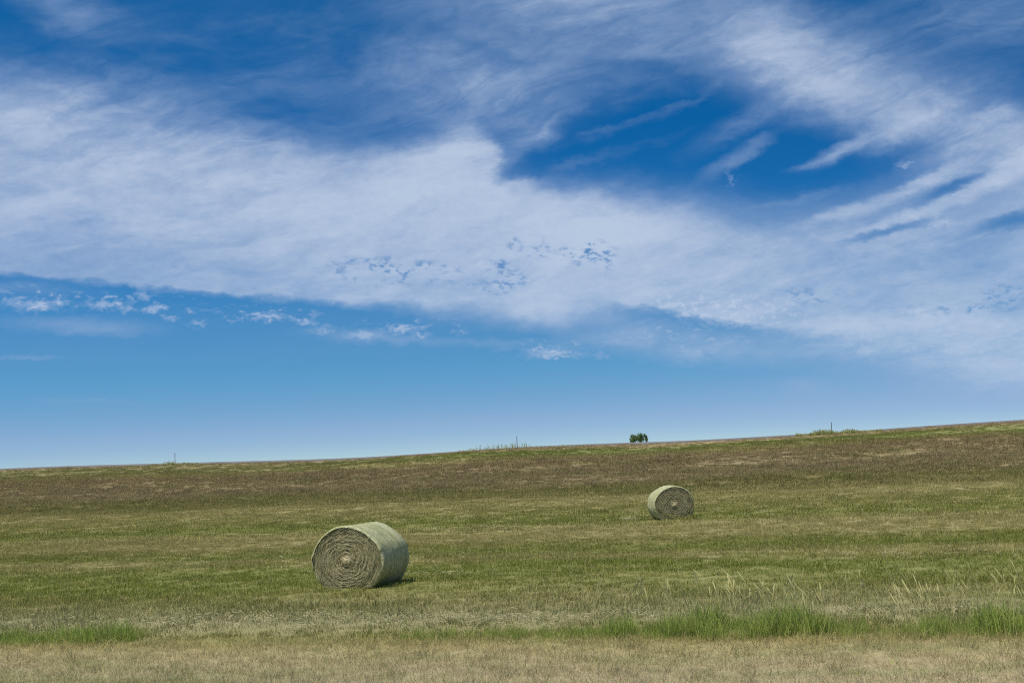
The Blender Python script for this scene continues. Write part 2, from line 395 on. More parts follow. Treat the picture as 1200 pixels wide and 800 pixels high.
def field_colour(g):
    ge = g.N.new("ShaderNodeNewGeometry"); X, Y, Z = g.sep(V(g, ge.outputs['Position']))
    n0 = g.noise(g.xyz(X*.035, Y*.12, 2.0), 1.0, 4, .55); n1 = g.noise(g.xyz(X*.09, Y*.35, 5.0), 1.0, 5, .6)
    n2 = g.noise(g.xyz(X*.30, Y*1.1, 8.0), 1.0, 5, .65)
    amp = g.lin(Y, 20, 60, 1.0, 7.0)*g.lin(Y, 98, 112, 1.0, .28)
    Yw = Y+(n0-.5)*amp*1.5+(n1-.5)*amp*.9
    base = g.ramp(g.lin(Yw, Y0, Y1, 0, 1), [((y-Y0)/(Y1-Y0), c) for y, c in BANDS])
    s_g = g.ss(.50, .66, n1*.5+n2*.5); s_t = g.ss(.50, .34, n1*.45+n2*.55)
    inner = g.ss(22, 26, Y)
    dark = g.ss(86, 92, Yw)*(1-g.ss(112, 118, Yw))
    base = g.mix(s_g*inner*.7, base, GREEN)
    base = g.mix(s_t*inner*(.55-.35*dark), base, TAN)
    base = g.mix(dark*g.ss(.46, .66, n2)*.35, base, (.17, .15, .075))
    base = g.mix(dark*g.ss(.54, .34, n2)*.35, base, (.20, .19, .075))
    base = g.mix(g.ss(112, 115, Yw)*g.ss(-38, -62, X)*.75, base, (.20, .185, .075))
    base = g.mix(g.ss(19.2, 17.4, Y)*g.ss(-6.5, -10.5, X)*.65, base, (.22, .25, .10))
    base = g.mix((1-g.ss(20, 22, Y))*g.ss(.50, .66, n1)*.45, base, (.30, .265, .17))
    # odd green shoots in the dry verge
    base = g.mix((1-g.ss(20, 23, Y))*g.ss(.44, .64, n2)*.65, base, (.25, .265, .11))
    return base, (X, Y, Z)

gm, g = newmat("field soil and thatch")
c, (X, Y, Z) = field_colour(g)
fn = g.noise(g.xyz(X*3, Y*3, Z*3), 1.0, 6, .7); fn2 = g.noise(g.xyz(X*14, Y*14, 0), 1.0, 4, .7)
c = g.mix(.4, c, g.mix(g.ss(.35, .65, fn*.5+fn2*.5), (.15, .12, .065), (.36, .29, .17)))
finish(g, c, .95, fn*.6+fn2*.4, .8, .08, .1)

def grass_material(name, own=None, own_mix=0.0, spread=.5):
    m, g = newmat(name)
    c, _ = field_colour(g)
    if own: c = g.mix(own_mix, c, own)
    at = g.N.new("ShaderNodeAttribute"); at.attribute_name = "tint"; t = V(g, at.outputs['Fac'])
    oi = g.N.new("ShaderNodeObjectInfo"); r = V(g, oi.outputs['Random'])
    c = g.mix(g.ss(.66, 1.0, t)*spread, c, (.50, .435, .215))
    c = g.mix(g.ss(.30, 0.0, t)*spread, c, (.12, .165, .03))
    k = g.lin(r, 0, 1, .8, 1.2)
    c = g.mix(1.0, c, g.xyz(k, k, k), 'MULTIPLY')
    finish(g, c, .85, spec=.06, trans=.3)
    return m
M_STUB = grass_material("mown grass", spread=.6)
M_BANK = grass_material("rough bank grass", spread=.4)
M_VERGE = grass_material("dry verge grass", spread=.5)
M_TALL = grass_material("tall green grass", (.25, .34, .065), .84, .5)
M_SEED = grass_material("ripe grass stalks", (.52, .48, .22), .95, .1)

# ------------------------------------------------------------------ ground
ground = tag(link("ground", mesh_np("ground", verts, quads), [gm], smooth=True), kind='structure')

# the far carriageway on top of the bank: a paved slab with gravel edges and painted lines
def road_strip(name, y0, y1, lift, m, xs=np.arange(-420, 421, 3.0), thick=.16):
    n = len(xs)
    zt = lambda y: prof(np.full(n, 130.))+crest(xs)*1.0+lift-(abs(y-129.85))*.018
    v = []
    for y, dz in ((y0, -thick), (y0, 0), ((y0+y1)/2, 0), (y1, 0), (y1, -thick)):
        v.append(np.stack([xs, np.full(n, y), zt(y)+dz], 1))
    v = np.concatenate(v); k = np.arange(n-1); q = []
    for r in range(4): q.append(np.stack([r*n+k, r*n+k+1, (r+1)*n+k+1, (r+1)*n+k], 1))
    return tag(link(name, mesh_np(name, v, np.concatenate(q)), [m]), kind='structure')
am, g = newmat("asphalt")
ge = g.N.new("ShaderNodeNewGeometry"); an = g.noise(V(g, ge.outputs['Position']), 6, 5, .7); al = g.noise(V(g, ge.outputs['Position']), .3, 3, .5)
finish(g, g.mix(an*.6+al*.4, (.10, .095, .10), (.17, .16, .165)), .85, an, .4, .01)
pm, g = newmat("road paint"); finish(g, (.75, .74, .7), .6)
road_strip("road", ROAD0+.2, ROAD1-.6, .20, am, thick=.5)
road_strip("road_line", ROAD0+1.5, ROAD0+1.62, .204, pm, thick=.002)
road_strip("road_line", ROAD1-1.62, ROAD1-1.5, .204, pm, thick=.002)

# ------------------------------------------------------------------ grass, in tufts
def blades(n, size, hmin, hmax, width, lean, curl, seed, clump=None):
    r = np.random.default_rng(seed)
    if clump:
        cx = r.uniform(-.5, .5, clump)*size; cy = r.uniform(-.5, .5, clump)*size
        k = r.integers(0, clump, n); px = cx[k]+r.normal(0, size*.05, n); py = cy[k]+r.normal(0, size*.05, n)
    else:
        px = r.uniform(-.5, .5, n)*size; py = r.uniform(-.5, .5, n)*size
    h = r.uniform(hmin, hmax, n)*r.uniform(.6, 1, n); w = width*r.uniform(.6, 1.3, n)
    th = r.uniform(0, 2*np.pi, n); ph = r.uniform(0, 2*np.pi, n); le = np.abs(r.normal(0, lean, n)); cu = np.abs(r.normal(0, curl, n))
    sx, sy = np.cos(th)*w/2, np.sin(th)*w/2
    dx, dy = np.cos(ph), np.sin(ph)
    def at(t, ws):
        q = h*(le*t+cu*t*t)
        hz = h*t/np.sqrt(1+(le+cu*t)**2)
        x = px+dx*q; y = py+dy*q
        return [np.stack([x-sx*ws, y-sy*ws, hz-.02*(t == 0)], 1), np.stack([x+sx*ws, y+sy*ws, hz-.02*(t == 0)], 1)]
    b0, b1 = at(0, 1.); m0, m1 = at(.55, .85); t0, t1 = at(1.0, .12)
    v = np.stack([b0, b1, m0, m1, t0, t1], 1).reshape(-1, 3)
    k = np.arange(n)*6
    q = np.concatenate([np.stack([k, k+1, k+3, k+2], 1), np.stack([k+2, k+3, k+5, k+4], 1)])
    return v, q, np.repeat(r.random(n), 6)
def tuft(name, m, parts):
    V_, Q_, T_ = [], [], []; o = 0
    for v, q, t in parts: V_.append(v); Q_.append(q+o); T_.append(t); o += len(v)
    me = mesh_np(name, np.concatenate(V_), np.concatenate(Q_), {"tint": ('POINT', 'FLOAT', np.concatenate(T_).astype(np.float32))})
    me.materials.append(m)
    return bpy.data.objects.new(name, me)          # a source for the scatter, not linked to the scene

def scatter(name, sources, xy, scl, label, cat, tilt=.08):
    """one ground-cover object: tufts set on points by geometry nodes"""
    n = len(xy); z = height(xy[:, 0], xy[:, 1])
    rot = np.stack([rng.normal(0, tilt, n), rng.normal(0, tilt, n), rng.uniform(0, 6.283, n)], 1).astype(np.float32)
    me = bpy.data.meshes.new(name); me.vertices.add(n)
    me.vertices.foreach_set("co", np.stack([xy[:, 0], xy[:, 1], z-.01], 1).astype(np.float32).ravel())
    at = me.attributes.new("rot", 'FLOAT_VECTOR', 'POINT'); at.data.foreach_set("vector", rot.ravel())
    at = me.attributes.new("scl", 'FLOAT', 'POINT'); at.data.foreach_set("value", np.asarray(scl, np.float32))
    at = me.attributes.new("pick", 'INT', 'POINT'); at.data.foreach_set("value", rng.integers(0, len(sources), n).astype(np.int32))
    o = bpy.data.objects.new(name, me); col.objects.link(o)
    ng = bpy.data.node_groups.new(name, 'GeometryNodeTree')
    ng.interface.new_socket("Geometry", in_out='INPUT', socket_type='NodeSocketGeometry')
    ng.interface.new_socket("Geometry", in_out='OUTPUT', socket_type='NodeSocketGeometry')
    N, L = ng.nodes, ng.links
    gi = N.new("NodeGroupInput"); go = N.new("NodeGroupOutput"); ip = N.new("GeometryNodeInstanceOnPoints")
    jn = N.new("GeometryNodeJoinGeometry")
    for s in reversed(sources):
        oi = N.new("GeometryNodeObjectInfo"); oi.inputs['Object'].default_value = s; oi.inputs['As Instance'].default_value = True
        L.new(oi.outputs['Geometry'], jn.inputs[0])
    def attr(nm, typ):
        a = N.new("GeometryNodeInputNamedAttribute"); a.data_type = typ; a.inputs['Name'].default_value = nm; return a.outputs[0]
    e2r = N.new("FunctionNodeEulerToRotation")
    L.new(attr("rot", 'FLOAT_VECTOR'), e2r.inputs[0]); L.new(e2r.outputs[0], ip.inputs['Rotation'])
    L.new(attr("scl", 'FLOAT'), ip.inputs['Scale']); L.new(attr("pick", 'INT'), ip.inputs['Instance Index'])
    ip.inputs['Pick Instance'].default_value = True
    L.new(gi.outputs[0], ip.inputs['Points']); L.new(jn.outputs[0], ip.inputs['Instance']); L.new(ip.outputs[0], go.inputs[0])
    md = o.modifiers.new("tufts", 'NODES'); md.node_group = ng
    return tag(o, label, cat, kind='stuff')

def in_view(x, y, side=4.0):
    az = np.degrees(np.arctan2(x, y))+HEAD; d = np.hypot(x, y)
    m = np.degrees(side/d)+1.0
    return (az > -20.2-m) & (az < 20.6+m)
def grid(y0, y1, step):
    x = np.arange(-1.05*y1-6, .25*y1+8, step); y = np.arange(y0, y1, step)
    A, B = np.meshgrid(x, y); A = A.ravel(); B = B.ravel()
    A = A+rng.uniform(-.5, .5, A.size)*step; B = B+rng.uniform(-.5, .5, B.size)*step
    k = in_view(A, B) & (B > y0-.2) & (B < y1+.2)
    return np.stack([A[k], B[k]], 1)

BALES = []          # filled below; grass is pressed flat beneath them
def off_bales(p, r=.62):
    k = np.ones(len(p), bool)
    for bx, by, an in BALE_AT:
        u = (p[:, 0]-bx)*math.cos(an)+(p[:, 1]-by)*math.sin(an); w = -(p[:, 0]-bx)*math.sin(an)+(p[:, 1]-by)*math.cos(an)
        k &= (np.abs(u) > .82) | (np.abs(w) > r)
    return p[k]
# ------------------------------------------------------------------ hay bales
F1, F2 = Vector((-13.42, 30.90))*.972, Vector((-10.66, 58.52))*.968       # foot of each visible end
def bale_pose(f, turn, L):
    d = f.normalized(); t = -d; r = Vector((d.y, -d.x))
    n = t*math.cos(turn)+r*math.sin(turn)                        # outward normal of the visible end
    return f-n*L/2, math.atan2(n.y, n.x)
B1, A1_ = bale_pose(F1, R(-26), 1.58); B2, A2_ = bale_pose(F2, R(13), 1.36)
BALE_AT = [(B1.x, B1.y, A1_), (B2.x, B2.y, A2_)]

p = off_bales(grid(21.3, 52, .44))
stub = [tuft("stubble", M_STUB, [blades(150, .75, .04, .12, .009, .45, .5, s), blades(30, .75, .09, .17, .007, .35, .4, s+50)]) for s in range(1, 6)]
scatter("mown_grass", stub, p, rng.uniform(.7, 1.25, len(p))*(1+.5*vnoise(p[:, 0], p[:, 1]*2, .25, 21)), "short mown grass in green and tan stripes around the bales", "grass")
p = off_bales(grid(52, 90, 1.0), .55)
stubf = [tuft("stubble", M_STUB, [blades(300, 1.7, .05, .13, .016, .5, .5, s), blades(40, 1.7, .1, .2, .012, .4, .4, s+50)]) for s in range(11, 15)]
scatter("mown_grass", stubf, p, rng.uniform(.7, 1.25, len(p)), "short mown grass of the far field below the bank", "grass")
p = grid(84, 123.9, .72)
bank = [tuft("bank_grass", M_BANK, [blades(130, 1.6, .10, .28, .022, .6, .7, s, 14), blades(190, 1.7, .08, .2, .02, .5, .6, s+9)]) for s in range(21, 26)]
scatter("bank_grass", bank, p, rng.uniform(.5, 1.2, len(p))*(1.05+.5*vnoise(p[:, 0]*.5, p[:, 1], .3, 31))*np.where(p[:, 1] > 116, .6, 1), "rough brown and green grass on the long bank", "grass")
p = grid(14.5, 21.6, .24)
verge = [tuft("verge_grass", M_VERGE, [blades(70, .42, .05, .17, .006, .7, .9, s), blades(16, .4, .12, .26, .005, .5, .9, s+9)]) for s in range(41, 46)]
scatter("verge_grass", verge, p, rng.uniform(.6, 1.2, len(p)), "pale dry grass of the near verge", "grass", .15)
# the uncut strip along the ditch
X = rng.uniform(-20, 5, 2600); Yt = rng.normal(22.2, .33, 2600)
dens = np.where(X > -8.6, .30+.7*np.clip((X+8.6)/4, 0, 1), 0)
dens = np.where(X < -13.8, .8, dens)
dens = dens*np.clip(.7+1.1*vnoise(X, Yt*.3, 1.9, 51), .25, 1)
k = (rng.random(X.size) < dens) & in_view(X, Yt)
p = np.stack([X[k], Yt[k]], 1)
tall = [tuft("tall_grass", M_TALL, [blades(40, .32, .15, .44, .009, .2, .4, s, 5), blades(12, .3, .3, .60, .008, .16, .3, s+7)]) for s in range(61, 67)]
sc = rng.uniform(.4, 1.0, len(p))**1.1*(1+.55*vnoise(p[:, 0], p[:, 1]*0, .9, 52)+.8*vnoise(p[:, 0], p[:, 1]*0, 3.0, 53))*.86; sc = np.where(p[:, 0] < -12, sc*1.0, sc); sc = np.where(p[:, 0] > -4.5, sc*1.22, sc); sc = np.where((p[:, 0] > -8.7) & (p[:, 0] < -5.2), sc*.6, sc)
scatter("tall_grass", tall, p, sc, "tall bright green grass left uncut along the ditch in front of the field", "grass")
# stray green shoots and dry bents standing in the verge and the pale stubble behind it
p = off_bales(np.concatenate([grid(14.8, 21.4, .62), grid(23, 29, .75)])); p = p[rng.random(len(p)) < .4+.8*vnoise(p[:, 0], p[:, 1], .5, 58)]
bents = [tuft("bents", M_VERGE, [blades(9, .25, .18, .38, .0045, .4, .7, s)]) for s in (76, 77)]
shoots = [tuft("shoots", M_TALL, [blades(9, .16, .08, .24, .007, .35, .5, s)]) for s in (78, 79)]
scatter("stray_grass", bents+shoots, p, rng.uniform(.6, 1.1, len(p)), "stray green shoots and dry bents in the pale verge and stubble", "grass", .12)
# ripe stalks with seed heads leaning over it
def stalks(n, seed):
    r = np.random.default_rng(seed); V_, Q_, T_ = [], [], []; o = 0
    for _ in range(n):
        bx, by = r.normal(0, .25, 2); h = r.uniform(.45, .85); a = r.normal(2.6, .5); le = r.uniform(.25, .6)
        pts = [Vector((bx+math.cos(a)*le*h*t*t, by+math.sin(a)*le*h*t*t*.4, h*t)) for t in (0, .35, .7, .86, .93, 1)]
        ws = [.0024, .0024, .0024, .010, .011, .004]; s = Vector((1, .2, 0))
        for q, w in zip(pts, ws): V_ += [q-s*w, q+s*w]
        for i in range(5): Q_.append((o+2*i, o+2*i+1, o+2*i+3, o+2*i+2))
        o += 12; T_ += [float(r.random())]*12
    return np.array([tuple(v) for v in V_]), np.array(Q_), np.array(T_)
seed = [tuft("seed_stalks", M_SEED, [stalks(4, s)]) for s in range(71, 75)]
X = rng.uniform(-7, 2.5, 150); Yt = 22.4+rng.gamma(1.5, .9, 150)
k = in_view(X, Yt) & (rng.random(150) < np.clip(.25+.75*(X+7)/4, 0, 1)); p = np.stack([X[k], Yt[k]], 1)
scatter("ripe_grass", seed, p, rng.uniform(.6, 1.05, len(p)), "pale ripe grass stalks leaning above the green strip", "grass", .05)

net, g = newmat("net wrap")
tc = g.N.new("ShaderNodeTexCoord"); ox, oy, oz = g.sep(V(g, tc.outputs['Object']))
ang = g.math('ARCTAN2', oy, oz-.72)
nb = g.noise(g.xyz(ox*9, ang*.7, 3), 1, 5, .6); nf = g.noise(g.xyz(ox*42, ang*9, 1), 1, 5, .7); nh = g.noise(g.xyz(ox*9, oy*9, oz*9), 1, 6, .7)
mesh_l = g.ss(.42, .62, nf*.55+nb*.45)
ln = g.noise(g.xyz(ox*26, ang*.8, 6), 1, 3, .6)
c = g.mix(mesh_l, (.23, .24, .095), (.53, .515, .335))
c = g.mix(g.ss(.55, .66, ln)*.5, c, (.60, .59, .42))
c = g.mix(g.ss(.44, .34, ln)*.6, c, (.20, .23, .07))
c = g.mix(g.ss(.52, .66, nb)*.4, c, (.16, .20, .08))
c = g.mix(g.ss(.50, .66, nh)*.6, c, (.27, .24, .11))
finish(g, c, .75, nf*.5+nh*.5, .7, .03, .15)
hay, g = newmat("hay end")
tc = g.N.new("ShaderNodeTexCoord"); ox, oy, oz = g.sep(V(g, tc.outputs['Object']))
rz = oz-.70; rr = g.math('SQRT', oy*oy+rz*rz)
ang = g.math('ARCTAN2', oy, rz)
wv = g.noise(g.xyz(oy*3, rz*3, ox), 1, 4, .6)
rings = g.noise(g.xyz((rr+(wv-.5)*.12)*58, ang*.9, ox), 1, 4, .7)
fl = g.noise(g.xyz(oy*26, rz*26, ox*10), 1, 5, .7)
big = g.noise(g.xyz(oy*5, rz*5, ox), 1, 3, .6)
k = rings*.55+fl*.27+big*.18
c = g.ramp(k, [(.34, (.08, .072, .032)), (.43, (.225, .20, .10)), (.53, (.335, .30, .165)), (.64, (.48, .43, .26))])
c = g.mix(g.ss(.50, .74, rr+(wv-.5)*.3)*.55, c, g.mix(fl, (.09, .095, .04), (.32, .32, .16)))
at = g.N.new("ShaderNodeAttribute"); at.attribute_name = "tint"; t = V(g, at.outputs['Fac'])
c = g.mix((1-g.ss(.08, .15, rr))*.6, c, (.48, .40, .24))
c = g.mix(g.ss(.3, 1, t)*.5, c, (.44, .40, .24))
finish(g, c, .85, k, .6, .02, .12)

def sag(y, z, Rr, spread=1.0):
    # circle of radius Rr centred at height Rr, slumped on its foot and spread sideways
    zz = z*.93
    lo = -Rr*.70
    if zz < lo: zz = lo+(zz-lo)*.16
    y2 = y*(1+spread*(.055*(1-abs(z)/Rr)+.03*max(0, -z/Rr)))
    return y2, zz
def make_bale(label, loc, ang_, L, Rr, seed, spread=1.0):
    rnd = random.Random(seed)
    root = empty("hay_bale", (loc[0], loc[1], 0), ang_)
    foot = sag(0, -Rr, Rr)[1]
    cz = -foot
    def prof_pt(x, r, a, out=0.0):
        y, z = sag(r*math.sin(a), r*math.cos(a), Rr, spread)
        s = 1+out
        return Vector((x, y*s, z*s+cz))
    NA = 160
    so = Vector((seed*3.1, seed*1.7, 0))
    # wrap
    xs = [L/2*t for t in (-1.0, -.995, -.97, -.93, -.86, -.72, -.58, -.44, -.30, -.16, 0, .16, .30, .44, .58, .72, .86, .93, .97, .995, 1.0)]
    v, f = [], []
    for i, x in enumerate(xs):
        e = (L/2-abs(x))
        rr = Rr*(1-.006*math.cos(x*1.3+seed))-(0 if e > .07 else (1-math.sqrt(max(0, 1-((.07-e)/.07)**2)))*.05)
        for k in range(NA):
            a = 2*math.pi*k/NA
            n = mnoise.noise(Vector((x*2.2, math.sin(a)*1.5, math.cos(a)*1.5))+so)*.022+mnoise.noise(Vector((x*7, math.sin(a)*1.2, math.cos(a)*1.2))+so)*.006+mnoise.noise(Vector((x*8, math.sin(a)*7, math.cos(a)*7))+so)*.007
            rag = max(0, 1-e/.09)
            xr = x+math.copysign(1, x)*rag*(mnoise.noise(Vector((math.sin(a)*6, math.cos(a)*6, x))+so)*.03+mnoise.noise(Vector((math.sin(a)*22, math.cos(a)*22, x))+so)*.018)
            n += mnoise.noise(Vector((x*1.1, math.sin(a)*2.6, math.cos(a)*2.6))-so)*.022
            v.append(prof_pt(xr, rr+n, a))
    for i in range(len(xs)-1):
        for k in range(NA):
            k2 = (k+1) % NA
            f.append((i*NA+k, i*NA+k2, (i+1)*NA+k2, (i+1)*NA+k))
    me = bpy.data.meshes.new("net_wrap"); me.from_pydata([tuple(q) for q in v], [], f)
    me.polygons.foreach_set("use_smooth", [True]*len(f))
    link("net_wrap", me, [net], root)
    # the two ends, wound in a spiral
    for sgn in (1, -1):
        v, f, tint = [], [], []
        RN = 46
        for i in range(RN+1):
            r0 = (Rr-.032)*(1-i/RN)
            for k in range(NA):
                a = 2*math.pi*k/NA
                q = r0+.012*mnoise.noise(Vector((r0*4, math.sin(a)*2, math.cos(a)*2))+so)
                wob = mnoise.noise(Vector((r0*2.5, math.sin(a)*1.6, math.cos(a)*1.6))+so)*.09
                d = math.sin((r0+wob+a/(2*math.pi)*.095)*2*math.pi/.095)*.024*min(1, r0/.15)*max(0, .45+1.2*mnoise.noise(Vector((r0*5, math.sin(a)*2.2, math.cos(a)*2.2))-so))
                d += mnoise.noise(Vector((r0*13, a*1.1, 2.+sgn))+so)*.010+mnoise.noise(Vector((math.sin(a)*r0*16, math.cos(a)*r0*16, sgn*3.))+so)*.011
                edge = math.exp(-((Rr-.032-r0)/.07)**2)
                d += -.05*math.exp(-((r0-Rr*.80)/.06)**2)*(0.5+mnoise.noise(Vector((math.sin(a)*2, math.cos(a)*2, 5.))+so)*1.2)
                d += .06*math.exp(-(r0/.12)**2)-.07*math.exp(-((r0-.17)/.035)**2)*max(0, -math.cos(a)+.3)
                d = d*(1-edge)-.012*edge
                b = prof_pt(0, q, a)
                v.append((sgn*(L/2-.012+d-.02), b.y, b.z)); tint.append(0.)
        for i in range(RN):
            for k in range(NA):
                k2 = (k+1) % NA
                q = (i*NA+k, (i+1)*NA+k, (i+1)*NA+k2, i*NA+k2)
                f.append(q if sgn > 0 else q[::-1])
        # loose straws lying along the winding
        for _ in range(2600 if sgn > 0 else 500):
            r0 = (Rr-.04)*math.sqrt(rnd.random()); a = rnd.random()*2*math.pi
            ln = rnd.uniform(.04, .2); w = rnd.uniform(.0015, .004); tw = rnd.gauss(0, .22)
            b = prof_pt(0, r0, a); ca, sa = math.cos(a+tw), math.sin(a+tw)
            t = Vector((rnd.gauss(.0, .25)*sgn, ca, -sa)).normalized()*ln/2
            c0 = Vector((sgn*(L/2-.012+rnd.uniform(-.03, .02)), b.y, b.z))
            s = Vector((rnd.uniform(-.5, .5), sa, ca)).normalized()*w
            o = len(v); cv = Vector((0, -sa, -ca))*ln*.12
            for q in (c0-t-s+cv, c0-t+s+cv, c0-s, c0+s, c0+t-s+cv, c0+t+s+cv):
                v.append((q.x, q.y, max(q.z, .01)))
            tn = rnd.random(); tint += [tn]*6
            f += [(o, o+1, o+3, o+2), (o+2, o+3, o+5, o+4)]
        me = bpy.data.meshes.new("hay_end"); me.from_pydata(v, [], f)
        at = me.attributes.new("tint", 'FLOAT', 'POINT'); at.data.foreach_set("value", tint)
        me.polygons.foreach_set("use_smooth", [True]*len(f))
        link("hay_end", me, [hay], root)
    root.location.z = float(height(loc[0], loc[1]))-.02
    tag(root, label, "hay bale", "round hay bales on the mown field")
    return root
make_bale("large round hay bale nearest the camera, its coiled hay end turned to the left", B1, A1_, 1.56, .862, 1)
make_bale("round hay bale far out towards the bank, its coiled hay end turned right", B2, A2_, 1.36, .825, 2, .1)

# shreds of dropped hay, pale lines on the stubble
hayl, g = newmat("dropped hay")
at = g.N.new("ShaderNodeAttribute"); at.attribute_name = "tint"; t = V(g, at.outputs['Fac'])
finish(g, g.mix(t, (.28, .25, .13), (.43, .39, .24)), .8, trans=.2)
v, q, tt = [], [], []
for (cx, cy, lx, ly, n) in [(-12.6, 57.9, 1.0, .10, 130), (-11.0, 57.4, .9, .10, 120), (-17.5, 55, 3, .6, 90), (-.8, 24.2, 1.8, .14, 130), (-12.0, 33.2, 1.6, .8, 80), (-13.5, 24.4, 5, 1.0, 420), (-7, 24.0, 4, .8, 420), (-22, 62, 5, 1.5, 90), (-8, 45, 4, 1.5, 80), (-17, 40, 4, 1.5, 80), (-3, 50, 4, 1.5, 80), (0, 36, 3, 1.5, 80)]:
    for _ in range(int(n*.9)):
        x = rng.normal(cx, lx*.5); y = rng.normal(cy, ly*.5); z = float(height(x, y))+rng.uniform(.03, .11)
        a = rng.normal(0, .6); ln = rng.uniform(.03, .13)/2*(1.8 if cy > 50 else 1); w = rng.uniform(.002, .0045)*(2.2 if cy > 50 else 1)
        c_, s_ = math.cos(a), math.sin(a); o = len(v); dz = rng.normal(0, .02)
        v += [(x-c_*ln+s_*w, y-s_*ln-c_*w, z-dz), (x-c_*ln-s_*w, y-s_*ln+c_*w, z-dz+.006), (x+c_*ln-s_*w, y+s_*ln+c_*w, z+dz+.006), (x+c_*ln+s_*w, y+s_*ln-c_*w, z+dz)]
        q.append((o, o+1, o+2, o+3)); tt += [float(rng.random())]*4
tag(link("loose_hay", mesh_np("loose_hay", np.array(v), np.array(q), {"tint": ('POINT', 'FLOAT', np.array(tt, np.float32))}), [hayl]), "pale shreds of dropped hay lying in thin lines on the mown grass", "hay", kind='stuff')

# ------------------------------------------------------------------ roadside marker posts on the crest
steel, g = newmat("weathered steel"); ge = g.N.new("ShaderNodeNewGeometry")
finish(g, g.mix(g.noise(V(g, ge.outputs['Position']), 9, 4, .6), (.17, .18, .20), (.27, .27, .27)), .6, spec=.4)
refl, g = newmat("reflector face"); finish(g, (.30, .31, .32), .35, spec=.5)
def marker_post(x, y, h, label):
    z = float(height(x, y))
    root = empty("marker_post", (x, y, z), 0)
    # flanged channel section
    prof_ = [(-.034, .0), (-.021, .0), (-.014, .032), (.014, .032), (.021, .0), (.034, .0), (.034, .005), (.024, .005), (.017, .038), (-.017, .038), (-.024, .005), (-.034, .005)]
    v, f = [], []; n = len(prof_)
    for zz in (-.4, h): v += [(a, b, zz) for a, b in prof_]
    f = [(i, (i+1) % n, n+(i+1) % n, n+i) for i in range(n)]+[tuple(range(n, 2*n)), tuple(range(n))[::-1]]
    me = bpy.data.meshes.new("post"); me.from_pydata(v, [], f); link("post", me, [steel], root)
    # slim reflector facing along the far road
    v, f = [], []
    for k in range(12):
        a = 2*math.pi*k/12
        v += [(.038*math.cos(a), .046, h-.06+.038*math.sin(a)), (.038*math.cos(a), .039, h-.06+.038*math.sin(a))]
    f = [(2*k, 2*k+1, (2*k+3) % 24, (2*k+2) % 24) for k in range(12)]+[tuple(range(0, 24, 2)), tuple(range(1, 24, 2))[::-1]]
    me = bpy.data.meshes.new("reflector"); me.from_pydata(v, [], f); link("reflector", me, [refl], root)
    tag(root, label, "marker post", "marker posts along the crest of the bank")
POSTS = [(-72.34, 1.2, "thin dark marker post standing alone above low weeds at the left end of the crest"),
         (-37.09, 1.15, "thin dark marker post standing among sparse wispy stalks at the middle of the crest"),
         (-8.83, 1.05, "thin dark marker post behind the dense yellow green weeds, right of the distant trees")]
for x, h, lb in POSTS: marker_post(x, 125.35, h, lb)

# weeds that escaped the mower round each post
weedm, g = newmat("weeds"); at = g.N.new("ShaderNodeAttribute"); at.attribute_name = "tint"; t = V(g, at.outputs['Fac'])
finish(g, g.ramp(t, [(0, (.16, .18, .05)), (.45, (.34, .35, .09)), (.75, (.48, .46, .18)), (1, (.5, .46, .28))]), .8, spec=.06, trans=.3)
def weeds(x0, x1, n, hmax, peak, seed, label):
    r = np.random.default_rng(seed); V_, Q_, T_ = [], [], []; o = 0
    for _ in range(n):
        x = r.uniform(x0, x1); y = 124.9+r.normal(0, .3); u = (x-x0)/(x1-x0)
        env = peak(u)*(.55+.9*(float(vnoise(x, 0, 1.1, seed))+.5))
        if r.random() > env+.15: continue
        h = hmax*max(.2, env)*r.uniform(.45, 1.0); z = float(height(x, y))-.03; le = r.normal(0, .22, 2)
        th = r.uniform(0, 3.14); w = r.uniform(.008, .02); s = Vector((math.cos(th), math.sin(th), 0))*w
        b = Vector((x, y, z)); top = b+Vector((le[0]*h, le[1]*h, h)); t = float(r.random())
        V_ += [b-s, b+s, (b*.4+top*.6)+s*.8, (b*.4+top*.6)-s*.8, top+s*.2, top-s*.2]; Q_ += [(o, o+1, o+2, o+3), (o+3, o+2, o+4, o+5)]; T_ += [t]*6; o += 6
        for _ in range(int(r.integers(3, 8))):
            q = b.lerp(top, r.uniform(.35, 1.05)); d = Vector(r.normal(0, 1, 3)); d.normalize(); e = d.cross(Vector(r.normal(0, 1, 3))); e.normalize()
            l = r.uniform(.03, .09); V_ += [q, q+d*l*.5+e*l*.28, q+d*l, q+d*l*.5-e*l*.28]; Q_.append((o, o+1, o+2, o+3)); T_ += [min(1., max(0., t+float(r.normal(0, .2))))]*4; o += 4
    me = mesh_np("weed_patch", np.array([tuple(v) for v in V_]), np.array(Q_), {"tint": ('POINT', 'FLOAT', np.array(T_, np.float32))})
    tag(link("weed_patch", me, [weedm]), label, "weeds", "weed patches round the marker posts")
bump_ = lambda c, w: (lambda u: math.exp(-((u-c)/w)**2))
weeds(-75.5, -68.5, 420, .42, bump_(.5, .4), 81, "low pale green weed patch at the foot of the leftmost marker post")
weeds(-45, -29, 420, .55, bump_(.45, .4), 82, "long sparse row of wispy weed stalks around the middle marker post")
weeds(-11.9, -4.6, 1100, .56, lambda u: .8 if u < .6 else .8-1.3*(u-.6), 83, "dense yellow green weed patch in front of the rightmost marker post")

